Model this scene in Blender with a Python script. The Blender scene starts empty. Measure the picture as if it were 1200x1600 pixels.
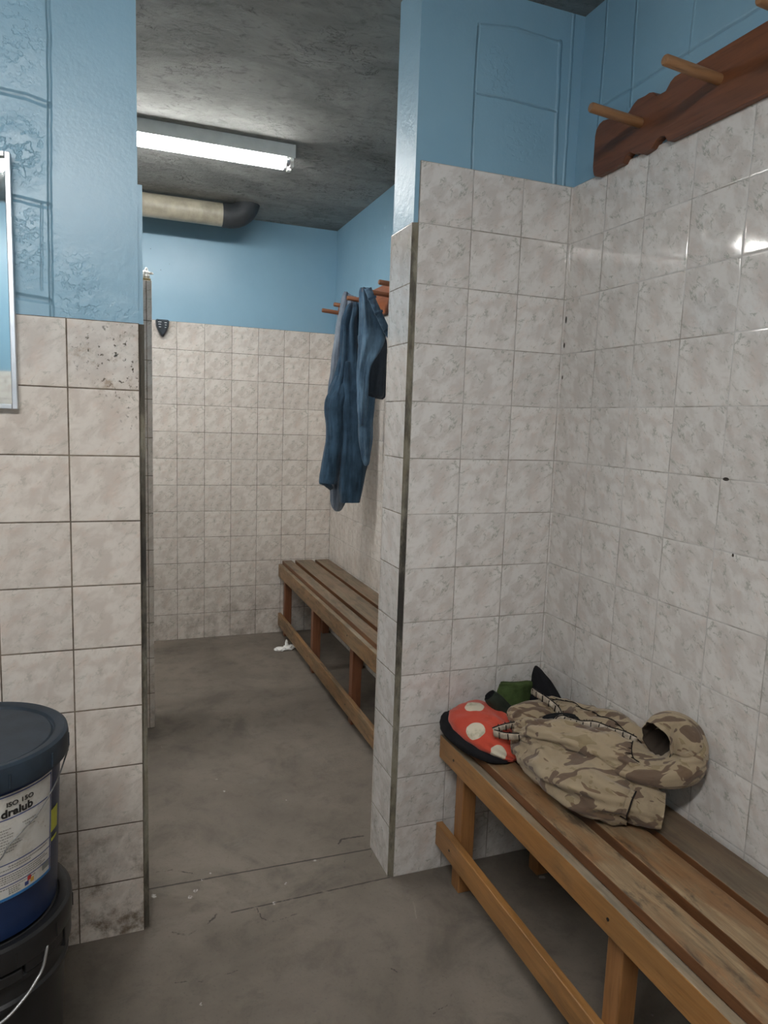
import bpy, bmesh, math, random
from mathutils import Vector, Matrix, noise
random.seed(7)
PI = math.pi
scene = bpy.context.scene
COL = scene.collection
T = 0.152                       # tile pitch
XC, XB, YF, YW = 0.463, 0.497, 2.413, 0.152   # side wall, rear side wall, far wall, divider thickness
ZC = 2.42                       # ceiling height
XLEFT, YBEHIND = -2.85, -2.75    # hidden extents of the rooms

# ------------------------------------------------------------------ nodes
class NT:
    def __init__(s, name):
        s.m = bpy.data.materials.new(name); s.m.use_nodes = True
        s.t = s.m.node_tree; s.t.nodes.clear()
        s.out = s.t.nodes.new('ShaderNodeOutputMaterial')
        s.b = s.t.nodes.new('ShaderNodeBsdfPrincipled')
        s.t.links.new(s.b.outputs[0], s.out.inputs[0])
        s._obj = None
    def set(s, sock, v):
        if hasattr(v, 'is_linked') or isinstance(v, bpy.types.NodeSocket): s.t.links.new(v, sock)
        elif v is not None: sock.default_value = v
    def inp(s, name, v): s.set(s.b.inputs[name], v)
    def obj(s):
        if s._obj is None: s._obj = s.t.nodes.new('ShaderNodeTexCoord')
        return s._obj.outputs['Object']
    def uv(s):
        s.obj(); return s._obj.outputs['UV']
    def M(s, op, a, b=None, c=None, clamp=False):
        n = s.t.nodes.new('ShaderNodeMath'); n.operation = op; n.use_clamp = clamp
        for i, v in enumerate((a, b, c)):
            if v is not None: s.set(n.inputs[i], v)
        return n.outputs[0]
    def V(s, op, a, b=None, c=None, out=0):
        n = s.t.nodes.new('ShaderNodeVectorMath'); n.operation = op
        for i, v in enumerate((a, b, c)):
            if v is not None: s.set(n.inputs[i], v)
        return n.outputs['Value'] if out == 'v' else n.outputs[0]
    def scale(s, v, k):
        n = s.t.nodes.new('ShaderNodeVectorMath'); n.operation = 'SCALE'
        s.set(n.inputs[0], v); s.set(n.inputs['Scale'], k); return n.outputs[0]
    def sep(s, v):
        n = s.t.nodes.new('ShaderNodeSeparateXYZ'); s.set(n.inputs[0], v); return n.outputs
    def comb(s, x, y, z):
        n = s.t.nodes.new('ShaderNodeCombineXYZ')
        for i, v in enumerate((x, y, z)): s.set(n.inputs[i], v)
        return n.outputs[0]
    def noise(s, v, scale, detail=4, rough=.55, dist=0, col=False):
        n = s.t.nodes.new('ShaderNodeTexNoise'); s.set(n.inputs['Vector'], v)
        n.inputs['Scale'].default_value = scale; n.inputs['Detail'].default_value = detail
        n.inputs['Roughness'].default_value = rough; n.inputs['Distortion'].default_value = dist
        return n.outputs['Color' if col else 'Fac']
    def vor(s, v, scale, feature='F1', rand=1.0):
        n = s.t.nodes.new('ShaderNodeTexVoronoi'); s.set(n.inputs['Vector'], v); n.feature = feature
        n.inputs['Scale'].default_value = scale; n.inputs['Randomness'].default_value = rand
        return n.outputs['Distance']
    def white(s, v):
        n = s.t.nodes.new('ShaderNodeTexWhiteNoise'); n.noise_dimensions = '3D'; s.set(n.inputs['Vector'], v)
        return n.outputs['Color'], n.outputs['Value']
    def ss(s, v, a, b, lo=0.0, hi=1.0):
        n = s.t.nodes.new('ShaderNodeMapRange'); n.interpolation_type = 'SMOOTHSTEP'
        s.set(n.inputs[0], v)
        for i, k in zip((1, 2, 3, 4), (a, b, lo, hi)): n.inputs[i].default_value = k
        return n.outputs[0]
    def mix(s, f, a, b, mode='MIX'):
        n = s.t.nodes.new('ShaderNodeMix'); n.data_type = 'RGBA'; n.blend_type = mode
        n.clamp_factor = True
        s.set(n.inputs[0], f)
        for i, v in ((6, a), (7, b)):
            if isinstance(v, tuple) and len(v) == 3: v = v + (1,)
            s.set(n.inputs[i], v)
        return n.outputs[2]
    def ramp(s, f, stops):
        n = s.t.nodes.new('ShaderNodeValToRGB'); s.set(n.inputs[0], f)
        e = n.color_ramp.elements
        e[0].position, e[0].color = stops[0][0], tuple(stops[0][1]) + (1,)
        e[1].position, e[1].color = stops[-1][0], tuple(stops[-1][1]) + (1,)
        for p, c in stops[1:-1]:
            k = e.new(p); k.color = tuple(c) + (1,)
        return n.outputs[0]
    def bump(s, h, strength=.5, dist=.002, normal=None):
        n = s.t.nodes.new('ShaderNodeBump'); n.inputs['Strength'].default_value = strength
        n.inputs['Distance'].default_value = dist; s.set(n.inputs['Height'], h)
        if normal is not None: s.set(n.inputs['Normal'], normal)
        return n.outputs[0]
    def seg(s, uvw, a, b):
        """distance from a point (z ignored) to the segment a-b"""
        a = Vector((a[0], a[1], 0)); b = Vector((b[0], b[1], 0)); ba = b - a
        pa = s.V('SUBTRACT', uvw, tuple(a))
        h = s.M('DIVIDE', s.V('DOT_PRODUCT', pa, tuple(ba), out='v'), max(ba.length_squared, 1e-9), clamp=True)
        q = s.scale(tuple(ba), h)
        return s.V('LENGTH', s.V('SUBTRACT', pa, q), out='v')
    def poly(s, uvw, pts):
        d = None
        for a, b in zip(pts[:-1], pts[1:]):
            k = s.seg(uvw, a, b)
            d = k if d is None else s.M('MINIMUM', d, k)
        return d

def srgb(r, g, b):
    f = lambda c: (c/255)/12.92 if c <= 10 else (((c/255)+.055)/1.055)**2.4
    return (f(r), f(g), f(b))

def plain(name, col, rough=.5, metal=0, bump=0, bscale=200, var=.12, vscale=25, spec=.5):
    n = NT(name)
    f = n.noise(n.obj(), vscale, 5, .6)
    c = n.mix(n.ss(f, .3, .7), tuple(x*(1-var) for x in col), tuple(min(1, x*(1+var)) for x in col))
    n.inp('Base Color', c); n.inp('Roughness', rough); n.inp('Metallic', metal)
    n.inp('Specular IOR Level', spec)
    if bump: n.inp('Normal', n.bump(n.noise(n.obj(), bscale, 4), bump, .002))
    return n.m

def tile_mat(name, axis, u0, v0, grout, grout2, tint=(1, 1, 1), grime=0.0, specks=None, seed=0, gw=.0013, mort=0.5, chips=(), veins=1.0):
    """square ceramic wall tiles with a cloudy marble print; axis = horizontal world axis of the wall"""
    n = NT(name)
    P = n.obj(); x, y, z = n.sep(P)[0:3]
    h = x if axis == 'X' else y
    u = n.M('DIVIDE', n.M('SUBTRACT', h, u0), T); v = n.M('DIVIDE', n.M('SUBTRACT', z, v0), T)
    fu, fv = n.M('FRACT', u), n.M('FRACT', v)
    cu, cv = n.M('FLOOR', u), n.M('FLOOR', v)
    du = n.M('MINIMUM', fu, n.M('SUBTRACT', 1.0, fu)); dv = n.M('MINIMUM', fv, n.M('SUBTRACT', 1.0, fv))
    wob = n.M('MULTIPLY', n.M('SUBTRACT', n.noise(P, 60, 3), .5), .0012)
    e = n.M('ADD', n.M('MULTIPLY', n.M('MINIMUM', du, dv), T), wob)
    eh = n.M('ADD', n.M('MULTIPLY', dv, T), wob)
    tile = n.ss(e, gw*.75, gw*1.25)
    cell = n.comb(cu, cv, float(seed))
    rc, rv = n.white(cell)
    # the print: a few variants, quarter turned
    var = n.M('FLOOR', n.M('MULTIPLY', rv, 5.0))
    loc = n.V('ADD', n.comb(fu, fv, 0.0), n.scale((3.7, 1.9, 5.3), var))
    rot = n.t.nodes.new('ShaderNodeMapping'); n.set(rot.inputs['Vector'], loc)
    rot.inputs['Rotation'].default_value = (0, 0, .82)
    L = n.V('MULTIPLY', rot.outputs[0], (1.75, 1.05, 1.0))
    clouds = n.noise(L, 2.6, 5, .6, .4)
    vein = n.M('ABSOLUTE', n.M('SUBTRACT', n.noise(L, 2.0, 5, .68, .55), .5))
    vein = n.ss(vein, .035, .0, 0, 1)
    brk = n.ss(n.noise(L, 4.2, 3, .6), .47, .64)
    vein = n.M('MULTIPLY', vein, brk)
    pink = n.ss(n.noise(n.V('ADD', L, (9, 4, 1)), 3.1, 4, .6), .5, .72)
    fine = n.noise(L, 16, 5, .7)
    base = n.mix(n.ss(clouds, .35, .62), (.60, .565, .54), (.71, .69, .67))
    base = n.mix(n.M('MULTIPLY', pink, .30), base, (.62, .49, .43))
    base = n.mix(n.M('MULTIPLY', n.M('MULTIPLY', n.ss(fine, .52, .66), n.ss(n.noise(L, 3.4, 3, .6, .8), .50, .62)), .55*veins), base, (.40, .40, .35))
    base = n.mix(n.M('MULTIPLY', vein, .72*veins), base, (.30, .315, .27))
    shade = n.M('ADD', .95, n.M('MULTIPLY', rv, .09))
    base = n.mix(1.0, base, n.comb(n.M('MULTIPLY', shade, tint[0]), n.M('MULTIPLY', shade, tint[1]), n.M('MULTIPLY', shade, tint[2])), 'MULTIPLY')
    g = n.mix(n.ss(n.noise(P, 7, 4, .7), .5-mort*.3, .75-mort*.3), grout, grout2)
    if grime:
        f = n.M('MULTIPLY', n.ss(n.noise(P, 13, 6, .75), .42, .68), n.ss(z, .50, .02))
        base = n.mix(n.M('MULTIPLY', f, grime), base, (.16, .12, .085))
        g = n.mix(n.M('MULTIPLY', n.ss(z, .9, .1), .6*grime), g, (.09, .065, .045))
    if specks:
        for (a, b, r, amt) in specks:
            d = n.V('LENGTH', n.V('SUBTRACT', n.comb(h, z, 0.0), (a, b, 0)), out='v')
            m = n.M('MULTIPLY', n.ss(d, r, r*.2), n.ss(n.noise(P, 85, 4, .65), .58, .66))
            blot = n.M('MULTIPLY', n.ss(d, r, r*.3), n.ss(n.noise(P, 26, 5, .7), .52, .70))
            base = n.mix(n.M('MULTIPLY', blot, amt*.5), base, (.27, .17, .09))
            base = n.mix(n.M('MULTIPLY', m, amt), base, (.07, .05, .03))
    surf = n.mix(tile, g, base)
    for (a, b, ra, rb) in chips:
        d = n.V('LENGTH', n.V('DIVIDE', n.V('SUBTRACT', n.comb(h, z, 0.0), (a, b, 0)), (ra, rb, 1)), out='v')
        surf = n.mix(n.ss(n.M('ADD', d, n.M('MULTIPLY', n.noise(P, 120, 3), .5)), 1.3, 1.1), surf, (.03, .022, .018))
    n.inp('Base Color', surf)
    n.inp('Roughness', n.M('ADD', n.M('MULTIPLY', tile, -.755), n.M('ADD', .78, n.M('MULTIPLY', n.noise(P, 30, 4), .10))))
    n.inp('Specular IOR Level', .5)
    # every tile sits a touch out of true
    geo = n.t.nodes.new('ShaderNodeNewGeometry')
    tilt = n.scale(n.V('SUBTRACT', rc, (.5, .5, .5)), .022)
    wav = n.scale(n.V('SUBTRACT', n.noise(P, 22, 1, .4, 0, True), (.5, .5, .5)), .010)
    nn = n.V('NORMALIZE', n.V('ADD', n.V('ADD', geo.outputs['Normal'], tilt), wav))
    pil = n.ss(e, 0, .0045)
    n.inp('Normal', n.bump(n.M('ADD', n.M('MULTIPLY', tile, .7), pil), .35, .0009, nn))
    return n.m

def paint_mat(name, axis, joints=(), rough_patches=(), amt=.35, jd=.0035):
    """glossy blue enamel on rendered block work; joints = polylines on the wall"""
    n = NT(name)
    P = n.obj(); x, y, z = n.sep(P)[0:3]
    h = x if axis == 'X' else y
    q = n.comb(h, z, 0.0)
    qd = n.V('ADD', q, n.scale(n.V('SUBTRACT', n.noise(P, 16, 3, .6, 0, True), (.5, .5, .5)), .006))
    peel = n.noise(P, 130, 3, .6); lump = n.noise(P, 30, 4, .6)
    hgt = n.M('ADD', n.M('MULTIPLY', peel, .25*amt), n.M('MULTIPLY', lump, .5*amt))
    for (a, b, rx, rz, k) in rough_patches:
        d = n.V('LENGTH', n.V('DIVIDE', n.V('SUBTRACT', q, (a, b, 0)), (rx, rz, 1)), out='v')
        m = n.ss(n.M('ADD', d, n.M('MULTIPLY', n.noise(P, 18, 3, .6), .5)), 1.25, .45)
        pit = n.M('ADD', n.M('MULTIPLY', n.ss(n.noise(P, 62, 3, .55), .36, .52), 1.3), n.M('MULTIPLY', n.noise(P, 24, 4, .6), 2.0))
        hgt = n.M('ADD', hgt, n.M('MULTIPLY', n.M('MULTIPLY', pit, m), k*.42))
    col = n.mix(n.ss(n.noise(P, 4, 4, .6), .3, .7), (.232, .405, .530), (.252, .428, .552))
    nick = n.ss(n.vor(P, 13, 'F1', 1), .035, .025)
    nick = n.M('MULTIPLY', nick, n.ss(n.noise(P, 2.2, 2), .55, .6))
    col = n.mix(n.M('MULTIPLY', nick, .85), col, (.05, .06, .07))
    for pts, w, sgn in joints:
        d = n.poly(qd, pts)
        m = n.ss(d, w, w*.15)
        hgt = n.M('ADD', hgt, n.M('MULTIPLY', m, sgn))
        if sgn < 0: col = n.mix(n.M('MULTIPLY', n.ss(d, w*.45, 0), .35), col, (.07, .12, .17))
    n.inp('Base Color', col); n.inp('Roughness', .34 if amt < 1 else .48); n.inp('Specular IOR Level', .5)
    n.inp('Normal', n.bump(hgt, .8, jd))
    return n.m

def wood_mat(name, dark, light, grain='Y', rough=.4, wear=None, wearcol=(.36, .29, .2), stain=(.05, .035, .025), g=1.0, worn_amt=.8):
    n = NT(name); P = n.obj()
    info = n.t.nodes.new('ShaderNodeObjectInfo')
    P = n.V('ADD', P, n.scale((7.1, 3.3, 5.7), info.outputs['Random']))
    k = {'X': (1.2, 16, 16), 'Y': (16, 1.2, 16), 'Z': (16, 16, 1.2)}[grain]
    S = n.V('MULTIPLY', P, k)
    a = n.noise(S, 1.6*g, 6, .62, 1.2); b = n.noise(n.V('MULTIPLY', P, tuple(q*4 for q in k)), 2.2, 3, .6)
    c = n.mix(n.ss(a, .3, .7), dark, light)
    c = n.mix(n.M('MULTIPLY', n.ss(b, .5, .75), .45), c, tuple(q*.45 for q in dark))
    rg = rough
    if wear:
        w1 = n.ss(n.noise(n.V('MULTIPLY', P, tuple({16: 20, 1.2: 4.5}[q] for q in k)), 1.0, 6, .68, .5), .42, .58)
        w1 = n.M('MULTIPLY', w1, worn_amt)
        gr = n.mix(n.ss(n.noise(n.V('MULTIPLY', P, tuple(q*2 for q in k)), 1.7, 5, .7), .4, .68), tuple(q*.55 for q in wearcol), wearcol)
        c = n.mix(w1, c, gr)
        st = n.ss(n.noise(n.V('MULTIPLY', P, tuple({16: 15, 1.2: 5}[q] for q in k)), 1.3, 6, .7, .4), .50, .66)
        c = n.mix(n.M('MULTIPLY', st, wear), c, stain)
        rg = n.M('ADD', rough, n.M('MULTIPLY', w1, .25))
    kn = n.ss(n.vor(n.V('MULTIPLY', P, tuple(q*.28 for q in k)), 1.7), .10, .05)
    c = n.mix(n.M('MULTIPLY', kn, .6), c, tuple(q*.3 for q in dark))
    n.inp('Base Color', c); n.inp('Roughness', rg)
    n.inp('Normal', n.bump(n.M('ADD', a, n.M('MULTIPLY', b, .5)), .25, .002))
    return n.m

def concrete_ceiling():
    n = NT('rough_concrete'); P = n.obj()
    d = n.V('MULTIPLY', P, (1, 1.6, 1))
    a = n.noise(d, 3, 6, .65, .8); b = n.noise(d, 22, 6, .7, .6); c = n.noise(P, 90, 4, .6)
    col = n.mix(n.ss(a, .3, .7), (.205, .215, .208), (.335, .345, .335))
    col = n.mix(n.M('MULTIPLY', n.ss(b, .5, .72), .75), col, (.125, .13, .127))
    scr = n.ss(n.M('ABSOLUTE', n.M('SUBTRACT', n.noise(d, 9, 5, .6, 2.2), .5)), .018, .0)
    scr = n.M('MULTIPLY', scr, n.ss(n.noise(P, 5, 3), .5, .62))
    col = n.mix(n.M('MULTIPLY', scr, .7), col, (.05, .05, .05))
    n.inp('Base Color', col); n.inp('Roughness', .9)
    n.inp('Normal', n.bump(n.M('ADD', n.M('ADD', n.M('MULTIPLY', b, 1.0), n.M('MULTIPLY', c, .35)), n.M('MULTIPLY', scr, -.5)), .8, .006))
    return n.m

def concrete_floor():
    n = NT('worn_concrete_floor'); P = n.obj(); x, y, z = n.sep(P)[0:3]
    a = n.noise(P, 1.6, 6, .62, .5); b = n.noise(P, 11, 6, .7, .4); c = n.noise(P, 120, 3, .6)
    col = n.mix(n.ss(a, .3, .7), (.135, .115, .094), (.215, .183, .150))
    col = n.mix(n.M('MULTIPLY', n.ss(b, .47, .72), .45), col, (.088, .076, .064))
    col = n.mix(n.M('MULTIPLY', n.ss(n.noise(P, 5.5, 5, .7), .55, .75), .4), col, (.22, .20, .175))
    col = n.mix(n.M('MULTIPLY', n.ss(c, .55, .75), .3), col, (.06, .055, .05))
    # threshold joints and wandering cracks
    wd = n.V('ADD', n.comb(x, y, 0.0), n.scale(n.V('SUBTRACT', n.noise(P, 13, 6, .75, 0, True), (.5, .5, .5)), .034))
    wl = n.V('ADD', n.comb(x, y, 0.0), n.scale(n.V('SUBTRACT', n.noise(P, 30, 4, .7, 0, True), (.5, .5, .5)), .004))
    far = n.ss(n.seg(wl, (-.67, .160), (-.012, .147)), .0042, .0015)
    near = n.ss(n.seg(wl, (-.47, -.004), (-.012, .002)), .0038, .001)
    near = n.M('MULTIPLY', near, n.ss(n.noise(P, 26, 3, .7), .34, .50))
    cr = []
    for pts, w in (([(-.10, .205), (-.085, .222), (-.05, .226), (-.02, .222)], .0055), ([(-.66, .235), (-.60, .23)], .004), ([(-.60, .225), (-.56, .20), (-.53, .185)], .003),
                   ([(-.62, -.03), (-.585, -.05), (-.54, -.035), (-.50, .0)], .004), ([(-.40, -.012), (-.395, -.05), (-.36, -.075), (-.30, -.06)], .0026),
                   ([(-.02, .135), (-.03, .11)], .003), ([(-.1, .13), (-.12, .1), (-.11, .08)], .0026),
                   ([(-.14, -.30), (-.12, -.34)], .002), ([(-.02, -.38), (-.005, -.42), (-.04, -.46), (-.09, -.47)], .0022), ([(-.63, -.2), (-.55, -.22), (-.48, -.21)], .002)):
        cr.append(n.ss(n.poly(wd, pts), w, w*.3))
    crk = cr[0]
    for k in cr[1:]: crk = n.M('MAXIMUM', crk, n.M('MULTIPLY', k, n.ss(n.noise(P, 22, 4, .65), .44, .58)))
    lines = n.M('MAXIMUM', n.M('MAXIMUM', far, near), crk)
    col = n.mix(n.M('MULTIPLY', n.ss(n.noise(P, 2.7, 5, .65, .8), .52, .70), .5), col, (.062, .054, .046))
    col = n.mix(n.M('MULTIPLY', lines, .82), col, (.028, .024, .02))
    # splashes of dried white filler
    sp = n.ss(n.vor(n.V('ADD', P, n.scale(n.noise(P, 40, 3, .6, 0, True), .02)), 7.5), .075, .055)
    sp = n.M('MULTIPLY', sp, n.ss(n.noise(P, 3.3, 2), .56, .60))
    blobs = None
    for (bx, by, r) in ((-.655, .125, .010), (-.545, .112, .009), (-.562, .088, .009), (-.525, .155, .006), (-.57, -.28, .006), (-.5, .175, .005), (-.3, .07, .006), (-.35, .0, .006), (-.4, .62, .006), (-.2, .5, .005), (-.36, -.42, .008)):
        d = n.V('LENGTH', n.V('SUBTRACT', wd, (bx, by, 0)), out='v'); m = n.ss(d, r, r*.6)
        blobs = m if blobs is None else n.M('MAXIMUM', blobs, m)
    sp = n.M('MAXIMUM', n.M('MULTIPLY', sp, .7), n.M('MULTIPLY', blobs, n.ss(n.noise(P, 95, 4, .7), .44, .56)))
    col = n.mix(n.M('MULTIPLY', sp, .75), col, (.55, .53, .5))
    n.inp('Base Color', col)
    n.inp('Roughness', n.M('ADD', .62, n.M('MULTIPLY', b, .25))); n.inp('Specular IOR Level', .35)
    n.inp('Normal', n.bump(n.M('ADD', n.M('MULTIPLY', b, .7), n.M('MULTIPLY', c, .2)), .5, .003))
    return n.m

def grout_edge():
    n = NT('grimy_mortar_edge'); P = n.obj(); z = n.sep(P)[2]
    a = n.noise(n.V('MULTIPLY', P, (1, 1, .5)), 16, 6, .7)
    col = n.mix(n.ss(a, .35, .65), (.19, .165, .115), (.27, .25, .20))
    col = n.mix(n.M('MULTIPLY', n.ss(n.noise(n.V('MULTIPLY', P, (1, 1, .3)), 14, 5, .7), .42, .60), .8), col, (.045, .038, .03))
    mould = n.M('MULTIPLY', n.ss(n.M('ABSOLUTE', n.M('SUBTRACT', z, .86)), .42, .12), n.ss(n.noise(n.V('MULTIPLY', P, (1, 1, .4)), 11, 5, .7), .38, .55))
    col = n.mix(n.M('MULTIPLY', mould, .85), col, (.022, .019, .017))
    n.inp('Base Color', col); n.inp('Roughness', .85); n.inp('Normal', n.bump(n.noise(P, 90, 5, .7), .6, .004))
    return n.m

def camo_mat():
    n = NT('brushstroke_camouflage_cloth'); P = n.obj()
    D = n.V('ADD', P, n.scale(n.V('SUBTRACT', n.noise(P, 9, 2, .5, 0, True), (.5, .5, .5)), .05))
    def strokes(rot, sc, off, lo, hi):
        m = n.t.nodes.new('ShaderNodeMapping'); n.set(m.inputs['Vector'], D)
        m.inputs['Rotation'].default_value = rot
        q = n.V('ADD', n.V('MULTIPLY', m.outputs[0], sc), off)
        return n.ss(n.noise(q, 1.0, 2, .45, .4), lo, hi)
    s1 = strokes((.3, .2, .55), (10, 42, 30), (3, 1, 0), .56, .575); s2 = strokes((-.3, .5, -.5), (44, 10, 30), (7, 5, 2), .605, .617); s3 = strokes((.1, -.4, .9), (22, 60, 50), (1, 9, 4), .61, .63)
    c = n.mix(n.noise(P, 30, 4), (.30, .232, .150), (.38, .298, .200))
    c = n.mix(n.M('MULTIPLY', s3, .8), c, (.24, .185, .105))
    c = n.mix(n.M('MULTIPLY', s2, .9), c, (.15, .095, .06))
    c = n.mix(n.M('MULTIPLY', s1, .92), c, (.125, .082, .058))
    c = n.mix(n.M('MULTIPLY', n.ss(n.noise(n.obj(), 14, 5, .7), .5, .72), .35), c, (.14, .10, .07))
    n.inp('Base Color', c); n.inp('Roughness', .9); n.inp('Specular IOR Level', .15); n.inp('Sheen Weight', .2)
    n.inp('Normal', n.bump(n.M('ADD', n.noise(n.obj(), 700, 2), n.noise(n.obj(), 55, 4)), .35, .003))
    return n.m

def denim_mat(name, dark, light, scale=1.0):
    n = NT(name); P = n.obj()
    st = n.V('MULTIPLY', P, (40, 40, 5))
    a = n.noise(st, 1.0, 5, .65); b = n.noise(P, 9, 4, .6)
    tw = n.t.nodes.new('ShaderNodeTexWave'); n.set(tw.inputs['Vector'], P); tw.bands_direction = 'DIAGONAL'
    tw.inputs['Scale'].default_value = 260; tw.inputs['Distortion'].default_value = 1.5
    c = n.mix(n.ss(n.M('ADD', n.M('MULTIPLY', a, .55), n.M('MULTIPLY', b, .45)), .36, .66), dark, light)
    n.inp('Base Color', c); n.inp('Roughness', .88); n.inp('Specular IOR Level', .2); n.inp('Sheen Weight', .15)
    n.inp('Normal', n.bump(n.M('ADD', n.M('MULTIPLY', tw.outputs['Fac'], .3), n.noise(P, 60, 5, .7)), .4, .003))
    return n.m

def mushroom_mat(spots):
    n = NT('red_cloth_with_cream_spots'); P = n.obj()
    wob = n.scale(n.V('SUBTRACT', n.noise(P, 40, 2, .5, 0, True), (.5, .5, .5)), .006)
    Q = n.V('ADD', P, wob); m = None
    for (c, r) in spots:
        k = n.ss(n.V('LENGTH', n.V('DIVIDE', n.V('SUBTRACT', Q, c), r), out='v'), 1.03, .97)
        m = k if m is None else n.M('MAXIMUM', m, k)
    red = n.mix(n.noise(P, 14, 5, .7), (.48, .052, .03), (.60, .085, .045))
    red = n.mix(n.M('MULTIPLY', n.ss(n.noise(P, 30, 5, .7), .55, .75), .4), red, (.22, .03, .02))
    cream = n.mix(n.ss(n.noise(P, 34, 4, .7), .45, .7), (.62, .56, .44), (.40, .38, .27))
    n.inp('Base Color', n.mix(m, red, cream)); n.inp('Roughness', .8); n.inp('Sheen Weight', .2); n.inp('Specular IOR Level', .2)
    n.inp('Normal', n.bump(n.M('ADD', n.noise(P, 500, 2), n.noise(P, 45, 4)), .3, .002))
    return n.m

def emit_mat(name, col, strength):
    m = bpy.data.materials.new(name); m.use_nodes = True; t = m.node_tree; t.nodes.clear()
    o = t.nodes.new('ShaderNodeOutputMaterial'); e = t.nodes.new('ShaderNodeEmission')
    e.inputs[0].default_value = col + (1,); e.inputs[1].default_value = strength
    t.links.new(e.outputs[0], o.inputs[0]); return m

# ------------------------------------------------------------------ mesh helpers
def tag(o, label=None, cat=None, group=None, kind=None):
    if label: o['label'] = label
    if cat: o['category'] = cat
    if group: o['group'] = group
    if kind: o['kind'] = kind
    return o

def thing(name, label, cat, loc=(0, 0, 0), rotz=0, group=None):
    o = bpy.data.objects.new(name, None); COL.objects.link(o)
    o.location = loc; o.rotation_euler = (0, 0, rotz); o.empty_display_size = .05
    return tag(o, label, cat, group)

def link(name, me, mats, parent=None, smooth=False):
    for m in (mats if isinstance(mats, (list, tuple)) else [mats]): me.materials.append(m)
    if smooth:
        for p in me.polygons: p.use_smooth = True
    o = bpy.data.objects.new(name, me); COL.objects.link(o)
    if parent: o.parent = parent
    return o

class MB:
    def __init__(s): s.v = []; s.f = []; s.mi = []; s.uv = []
    def add(s, vs, fs, mi=0, uvs=None):
        b = len(s.v); s.v += [tuple(v) for v in vs]
        for k, f in enumerate(fs):
            s.f.append(tuple(i+b for i in f)); s.mi.append(mi)
            s.uv.append([uvs[i] for i in f] if uvs else [(0, 0)]*len(f))
    def box(s, x0, x1, y0, y1, z0, z1, mi=0):
        v = [(x, y, z) for z in (z0, z1) for y in (y0, y1) for x in (x0, x1)]
        s.add(v, [(0, 2, 3, 1), (4, 5, 7, 6), (0, 1, 5, 4), (2, 6, 7, 3), (0, 4, 6, 2), (1, 3, 7, 5)], mi)
    def prism(s, pts, fn, d0, d1, mi=0):
        """pts = closed outline, fn(a, b, d) places it at depth d"""
        n = len(pts); A = [fn(a, b, d0) for a, b in pts]; B = [fn(a, b, d1) for a, b in pts]
        s.add(A+B, [tuple(range(n-1, -1, -1)), tuple(range(n, 2*n))] + [(i, (i+1) % n, n+(i+1) % n, n+i) for i in range(n)], mi)
    def tube(s, pts, r, n=10, mi=0, cap=True):
        pts = [Vector(p) for p in pts]; rings = []; R = r if isinstance(r, (list, tuple)) else [r]*len(pts)
        up = None
        for i, p in enumerate(pts):
            t = (pts[min(i+1, len(pts)-1)] - pts[max(i-1, 0)]).normalized()
            if up is None:
                up = Vector((0, 0, 1)) if abs(t.z) < .9 else Vector((1, 0, 0))
            a = t.cross(up).normalized(); up = a.cross(t).normalized()
            rings.append([p + (a*math.cos(2*PI*k/n) + up*math.sin(2*PI*k/n))*R[i] for k in range(n)])
        vs = [v for g in rings for v in g]; fs = []
        for i in range(len(pts)-1):
            for k in range(n): fs.append((i*n+k, i*n+(k+1) % n, (i+1)*n+(k+1) % n, (i+1)*n+k))
        if cap: fs += [tuple(range(n-1, -1, -1)), tuple((len(pts)-1)*n+k for k in range(n))]
        s.add(vs, fs, mi)
    def lathe(s, prof, n=72, c=(0, 0, 0), mi=0, capb=True, capt=True):
        vs = [(c[0]+r*math.cos(2*PI*k/n), c[1]+r*math.sin(2*PI*k/n), c[2]+z) for r, z in prof for k in range(n)]
        fs = [(i*n+k, i*n+(k+1) % n, (i+1)*n+(k+1) % n, (i+1)*n+k) for i in range(len(prof)-1) for k in range(n)]
        if capb: fs.append(tuple(range(n-1, -1, -1)))
        if capt: fs.append(tuple((len(prof)-1)*n+k for k in range(n)))
        s.add(vs, fs, mi)
    def mesh(s, name):
        me = bpy.data.meshes.new(name); me.from_pydata(s.v, [], s.f); me.update()
        for p, m in zip(me.polygons, s.mi): p.material_index = m
        ul = me.uv_layers.new(name='UVMap'); i = 0
        for u in s.uv:
            for q in u: ul.data[i].uv = q; i += 1
        bm = bmesh.new(); bm.from_mesh(me); bmesh.ops.recalc_face_normals(bm, faces=bm.faces); bm.to_mesh(me); bm.free()
        return me
    def build(s, name, mats, parent=None, smooth=False, bevel=0, seg=2, auto=None):
        o = link(name, s.mesh(name), mats, parent, smooth)
        if bevel:
            b = o.modifiers.new('Bevel', 'BEVEL'); b.width = bevel; b.segments = seg; b.limit_method = 'ANGLE'; b.angle_limit = .6
        if auto:
            with_angle(o, auto)
        return o

def with_angle(o, ang):
    me = o.data
    for p in me.polygons: p.use_smooth = True
    bm = bmesh.new(); bm.from_mesh(me)
    for e in bm.edges:
        if len(e.link_faces) == 2 and e.calc_face_angle(0) > ang: e.smooth = False
    bm.to_mesh(me); bm.free()

def catmull(P, n):
    """P: list of tuples -> n samples along a Catmull-Rom curve"""
    out = []; m = len(P)-1
    for i in range(n):
        t = i/(n-1)*m; k = min(int(t), m-1); f = t-k
        p0, p1, p2, p3 = P[max(k-1, 0)], P[k], P[k+1], P[min(k+2, m)]
        out.append(tuple(.5*((2*b)+(-a+c)*f+(2*a-5*b+4*c-d)*f*f+(-a+3*b-3*c+d)*f**3) for a, b, c, d in zip(p0, p1, p2, p3)))
    return out

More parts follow.
